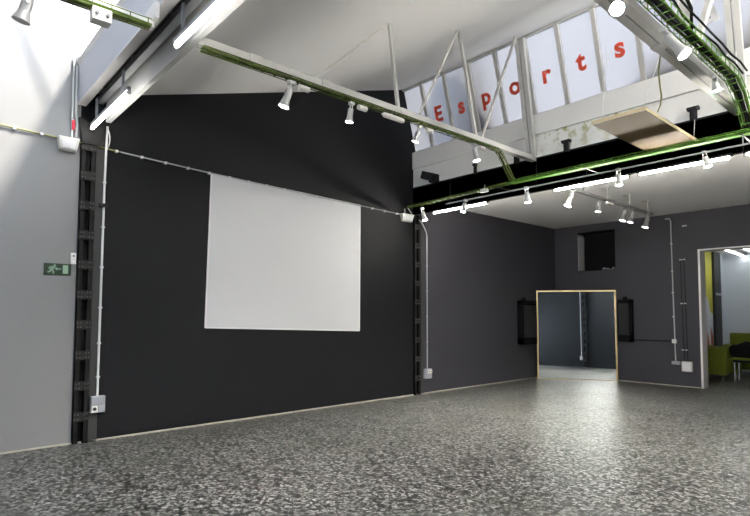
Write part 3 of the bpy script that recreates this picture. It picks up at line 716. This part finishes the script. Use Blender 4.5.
g.build('rib', 'conduit', t)['kind'] = 'stuff'
t = thing('fallen_sheet', 'crumpled grey sheet lying in the bottom right of the dark recess', 'sheet', (-4.65, YB + .1, RZ0 + .003))
g = MB(); nx_, ny_ = 9, 5; vs = [[g.bm.verts.new((-4.78 + .25 * i / nx_, YB + .03 + .14 * j / ny_, RZ0 + .006 + .035 * random.random() + .02 * math.sin(i))) for i in range(nx_ + 1)] for j in range(ny_ + 1)]
for j in range(ny_):
    for i in range(nx_): g._f([vs[j][i], vs[j][i + 1], vs[j + 1][i + 1], vs[j + 1][i]])
ret = bmesh.ops.extrude_face_region(g.bm, geom=g.bm.faces[:]); bmesh.ops.translate(g.bm, vec=(0, 0, -.005), verts=[v for v in ret['geom'] if isinstance(v, bmesh.types.BMVert)])
g.build('sheet', 'plastic_grey', t)

# ------------------------------------------------------------------ mirror leaning across the back corner
ml, mr_ = V((-5.672, 9.225, 0)), V((-4.469, 10.012, 0))
u = (mr_ - ml).normalized(); WM = (mr_ - ml).length; HM = 1.70; lean = math.radians(2.1)
nb = V((-u.y, u.x, 0))                        # towards the corner
up_ = V((0, 0, 1)) * math.cos(lean) + nb * math.sin(lean); nf = u.cross(up_).normalized()
if nf.dot(O - ml) < 0: nf = -nf
t = thing('floor_mirror', 'big square mirror in a thin gold frame leaning across the back corner', 'mirror', (ml + mr_) / 2)
fw = .028
def mbx(mb, a, b, c, d, p, q):
    cc = [ml + u * x_ + up_ * z_ + nf * n_ for z_ in (c, d) for x_, n_ in ((a, p), (b, p), (b, q), (a, q))]
    return mb.hexa(cc)
mbx(MB(), fw * .6, WM - fw * .6, .006, HM - fw * .6, -.012, .006).build('mirror_glass', 'mirror', t)
f = MB(); mbx(f, 0, fw, 0, HM, -.015, .015); mbx(f, WM - fw, WM, 0, HM, -.015, .015); mbx(f, fw, WM - fw, HM - fw, HM, -.015, .015); mbx(f, fw, WM - fw, 0, .008, -.015, .008)
f.build('frame', 'gold', t)
mbx(MB(), .02, WM - .02, .02, HM - .02, -.02, -.0121).build('backing', 'vent_black', t)

# ------------------------------------------------------------------ back wall fittings
yb = YB - .02
t = conduit([(-3.60, yb, 2.93), (-3.53, yb, 2.93), (-3.508, yb, 2.88), (-3.50, yb, 1.6), (-3.487, yb, .44)], .011, 'white conduit down the back wall left of the doorway', 'conduit_grey', [(-3.505, yb, z) for z in (2.48, 2.0, 1.62, 1.2)])
MB().box(-3.535, -3.465, YB - .04, YB, .74, .81).build('junction_box', 'plastic_white', t, bevel=.004)
q = MB().box(-3.545, -3.415, YB - .05, YB, .375, .43).build('socket_block', 'plastic_grey', t, bevel=.004)
t = conduit([(-4.17, yb, .775), (-3.54, yb, .775)], .010, 'black cable pipe from the right vent to the conduit box', 'black_steel')
t = thing('cable_pair', 'pair of thin dark cables with clips down the back wall beside the doorway', 'cable', (-3.33, yb, .45))
for k in (0, 1):
    MB().tube([(-3.375 + .055 * k, YB - .008, 2.18), (-3.355 + .055 * k, YB - .008, .45)], .006, 6).build('cable', 'cable_black', t)
    for z in (2.18, 1.42, .62): MB().box(-3.375 + .055 * k - .014, -3.375 + .055 * k + .014 + .008, YB - .018, YB, z, z + .02).build('clip', 'conduit_grey', t)
t = thing('socket_box', 'square white socket box on the back wall beside the doorway', 'socket', (-3.31, YB, .26))
MB().box(-3.385, -3.225, YB - .055, YB, .265, .435).build('housing', 'plastic_white', t, bevel=.006)
MB().box(-3.37, -3.24, YB - .062, YB - .055, .28, .42).build('cover', 'screen_edge', t, bevel=.003)
t = thing('wall_hook', 'tiny pale fixing on the dark back wall right of the conduit top', 'hook', (-3.28, YB, 2.77))
MB().box(-3.33, -3.26, YB - .02, YB, 2.765, 2.785).build('plate', 'conduit_grey', t)

# doorway lining
d1 = bpy.data.objects.new('door_1', None); C.objects.link(d1); d1['kind'] = 'structure'; d1.location = (DX0, YB + .1, 0)
MB().box(DX0 - .02, DX0 + .012, YB - .004, YB + WT + .006, 0, DZ + .012).build('door_jamb', 'reveal', d1)
MB().box(DX1 - .012, DX1 + .02, YB - .004, YB + WT + .006, 0, DZ + .012).build('door_jamb', 'reveal', d1)
MB().box(DX0 + .012, DX1 - .012, YB - .004, YB + WT + .006, DZ - .012, DZ + .012).build('door_head', 'reveal', d1)
# annex behind the doorway
XA = -4.2
struct(MB().box(XA - .2, XA, YB + WT, 15.6, 0, 2.9).build('wall_annex_left', 'annex_wall'))
struct(MB().box(XA, 1.0, 15.4, 15.6, 0, 2.9).build('wall_annex_back', 'annex_wall'))
struct(MB().box(1.0, 1.2, YB + WT, 15.6, 0, 2.9).build('wall_annex_right', 'annex_wall'))
struct(MB().box(XA - .2, 1.2, YB + WT, 15.6, 2.75, 2.85).build('ceiling', 'ceiling'))
yc0, yc1 = onx((715.2, 300), XA + .06).y, onx((721.5, 300), XA + .06).y
t = thing('dark_post', 'dark post on the side wall of the room beyond the doorway', 'post', (XA, (yc0 + yc1) / 2, 0))
MB().box(XA, XA + .06, yc0, yc1, 0, 2.75).build('shaft', 'pilaster', t)
MB().box(XA + .06, XA + .075, yc0 + .05, yc1 - .05, 1.70, 1.76).build('socket_block', 'plastic_grey', t)
def blob_mat():
    m = bpy.data.materials.new('mural'); m.use_nodes = True; n = m.node_tree; b = n.nodes['Principled BSDF']; b.inputs['Roughness'].default_value = .6
    b.inputs['Base Color'].default_value = (.74, .76, .80, 1); return m
M['mural_white'] = blob_mat(); M['mural_yellow'] = mat('mural_yellow', (.52, .50, .06), .6); M['mural_orange'] = mat('mural_orange', (.50, .16, .08), .6)
t = thing('wall_mural', 'painted mural with yellow patch and orange spikes seen through the doorway', 'mural', (XA, 10.9, 0))
MB().box(XA, XA + .004, YB + WT + .02, yc0, 0, 2.75).build('ground', 'mural_white', t)
def mp(p): q = onx(p, XA + .004); return V((XA + .004, min(max(q.y, YB + WT + .02), yc0), min(max(q.z, 0), 2.74)))
Y = [(702, 246), (716, 246), (716, 303), (715, 310), (713, 314), (710.5, 312), (709, 306), (707.5, 297), (702, 296)]
MB().prism([mp(p) for p in Y], (.003, 0, 0)).build('yellow_patch', 'mural_yellow', t)
for P_ in ([(706, 358), (707.5, 332), (711.5, 355), (711.5, 362), (706, 362)], [(711.5, 360), (710.6, 326), (713, 336), (715.6, 356), (715.6, 362)]):
    MB().prism([mp(p) for p in P_], (.003, 0, 0)).build('orange_spike', 'mural_orange', t)
for k, (pa, pb) in enumerate((((725, 249.3), (752, 259)), ((744, 248), (756, 252.5)))):
    a, b = onz(pa, 2.66), onz(pb, 2.66); d = V((0, 1, 0))
    x = a.x; ya, yb2 = min(a.y, b.y), max(a.y, b.y)
    t = thing('strip_light', ('long' if k == 0 else 'second') + ' lit strip light on the ceiling beyond the doorway, ' + ('left one' if k == 0 else 'at the right edge'), 'light', (x, (ya + yb2) / 2, 2.75))
    MB().bar((a.x, a.y, 2.70), (b.x, b.y, 2.70), .06, .07).build('housing', 'plastic_white', t); MB().bar((a.x, a.y, 2.655), (b.x, b.y, 2.655), .05, .02).build('diffuser', 'led_on', t)
    for y_ in (.2, .8): q = a.lerp(b, y_); MB().tube([(q.x, q.y, 2.72), (q.x, q.y, 2.75)], .006, 6).build('hanger', 'plastic_white', t)
# armchairs, stool and jacket
def armchair(cx, cy, w_, d_, sh, ah, bh, rz, label):
    t = thing('armchair', label, 'armchair', (cx, cy, 0), 'green armchairs beyond the doorway')
    R = Matrix.Rotation(rz, 4, 'Z')
    def bx(mb, a, b, c, d, e, f): return mb.hexa([R @ V((x_, y_, z_)) + V((cx, cy, 0)) for z_ in (e, f) for x_, y_ in ((a, c), (b, c), (b, d), (a, d))])
    bx(MB(), -w_ / 2 + .12, w_ / 2 - .12, -d_ / 2 + .02, d_ / 2 - .14, .10, sh).build('seat', 'green_fabric', t, bevel=.03)
    for s_ in (-1, 1): bx(MB(), s_ * w_ / 2 - (.13 if s_ > 0 else 0), s_ * w_ / 2 + (.13 if s_ < 0 else 0), -d_ / 2, d_ / 2, .08, ah).build('armrest', 'green_fabric', t, bevel=.025)
    bx(MB(), -w_ / 2 + .10, w_ / 2 - .10, d_ / 2 - .15, d_ / 2, .08, bh).build('backrest', 'green_fabric', t, bevel=.03)
    for sx in (-1, 1):
        for sy in (-1, 1): bx(MB(), sx * (w_ / 2 - .06) - .02, sx * (w_ / 2 - .06) + .02, sy * (d_ / 2 - .06) - .02, sy * (d_ / 2 - .06) + .02, 0, .085).build('leg', 'chrome', t)
    return t
armchair(-3.42, 12.05, .58, .60, .38, .60, .62, math.radians(75), 'lime green armchair directly behind the left door jamb')
armchair(-3.30, 13.35, .70, .66, .40, .60, .84, math.radians(10), 'lime green armchair farther back, half hidden by the black jacket')
sx, sy = -2.83, 11.72
t = thing('stool', 'low stool with green seat and shiny metal legs beyond the doorway', 'stool', (sx, sy, 0))
MB().box(sx - .20, sx + .20, sy - .16, sy + .16, .36, .40).build('base_plate', 'black_fabric', t, bevel=.006)
MB().box(sx - .21, sx + .21, sy - .16, sy + .16, .401, .445).build('cushion', 'green_fabric', t, bevel=.012)
for a in (-1, 1):
    for b in (-1, 1): MB().tube([(sx + a * .18, sy + b * .13, 0), (sx + a * .18, sy + b * .13, .36)], .018, 10).build('leg', 'chrome', t, smooth=True)
j = MB(); bmesh.ops.create_icosphere(j.bm, subdivisions=4, radius=1)
for v in j.bm.verts:
    n_ = 1 + .10 * math.sin(5 * v.co.x + 2 * v.co.z) + .07 * math.sin(7 * v.co.y + 4 * v.co.x)
    z_ = max(v.co.z, -.45) * .5 + .22
    v.co = V((sx + .01 + v.co.x * .27 * n_, sy + .02 + v.co.y * .19 * n_, .44 + z_ * .36 * n_ * (1.0 - .3 * v.co.x)))
tag(j.build('jacket', 'black_fabric', loc=(sx, sy, .445), smooth=True), 'black jacket heaped on the green stool beyond the doorway', 'jacket')

# ------------------------------------------------------------------ hidden half of the hall that the mirror shows: column, conduit, socket on the right wall
t = thing('steel_column', 'black laced steel column on the right wall, seen only in the mirror', 'column', (XR, .88, 0))
for a in (.763, .928):
    MB().box(XR - .07, XR, a, a + .07, 0, 3.2).build('channel', 'column_steel', t)
for k in range(10): MB().box(XR - .08, XR - .07, .761, 1.0, .22 + .292 * k, .305 + .292 * k).build('batten_plate', 'column_plate', t)
conduit([(XR - .03, .64, 3.0), (XR - .03, .64, .44)], .012, 'white conduit on the right wall, seen in the mirror left of the column', 'conduit')
t = thing('socket_box', 'grey socket box on the right wall, seen in the mirror', 'socket', (XR, .64, .28))
MB().box(XR - .055, XR, .57, .71, .28, .44).build('housing', 'plastic_grey', t, bevel=.006)
MB().box(XR - .062, XR - .055, .59, .69, .30, .42).build('socket_plate', 'plastic_white', t)

# ------------------------------------------------------------------ outside: the roof, plus unseen blocks added to shade bands of the frosted panes
struct(MB().box(XL, XR, 5.99, YB + .24, 3.13, 3.20).build('roof', 'roof_outer'))

struct(MB().box(-4.66, -4.26, 6.0, 6.40, 3.2, 5.3).build('shade_block_1', 'black_steel'))
struct(MB().box(-2.27, 1.5, 6.03, 6.20, 3.2, 4.03).build('shade_block_2', 'black_steel'))
# ------------------------------------------------------------------ light
wd = bpy.data.worlds.new('World'); S.world = wd; wd.use_nodes = True; n = wd.node_tree
bg = n.nodes['Background']; bg.inputs['Color'].default_value = (.80, .88, 1.0, 1); bg.inputs['Strength'].default_value = 4.3
sun = bpy.data.lights.new('sun', 'SUN'); sun.energy = 7.5; sun.angle = math.radians(8); sun.color = (1, .91, .79)
so = bpy.data.objects.new('sun', sun); C.objects.link(so); so.location = (3, 8, 12)
so.rotation_euler = V((-1.6, -1, -2.27)).to_track_quat('-Z', 'Y').to_euler()

cam = bpy.data.cameras.new('camera'); co = bpy.data.objects.new('camera', cam); C.objects.link(co)
cam.sensor_width = 36; cam.lens = F * 36 / 750; cam.shift_y = (CY - 258) / 750; cam.clip_start = .05
co.matrix_world = Matrix.Translation(O) @ Matrix((RIGHT, UP, -FWD)).transposed().to_4x4()
S.camera = co
S.view_settings.view_transform = 'Standard'; S.view_settings.look = 'None'; S.view_settings.exposure = 1.68; S.view_settings.gamma = 1
S.view_settings.use_curve_mapping = False
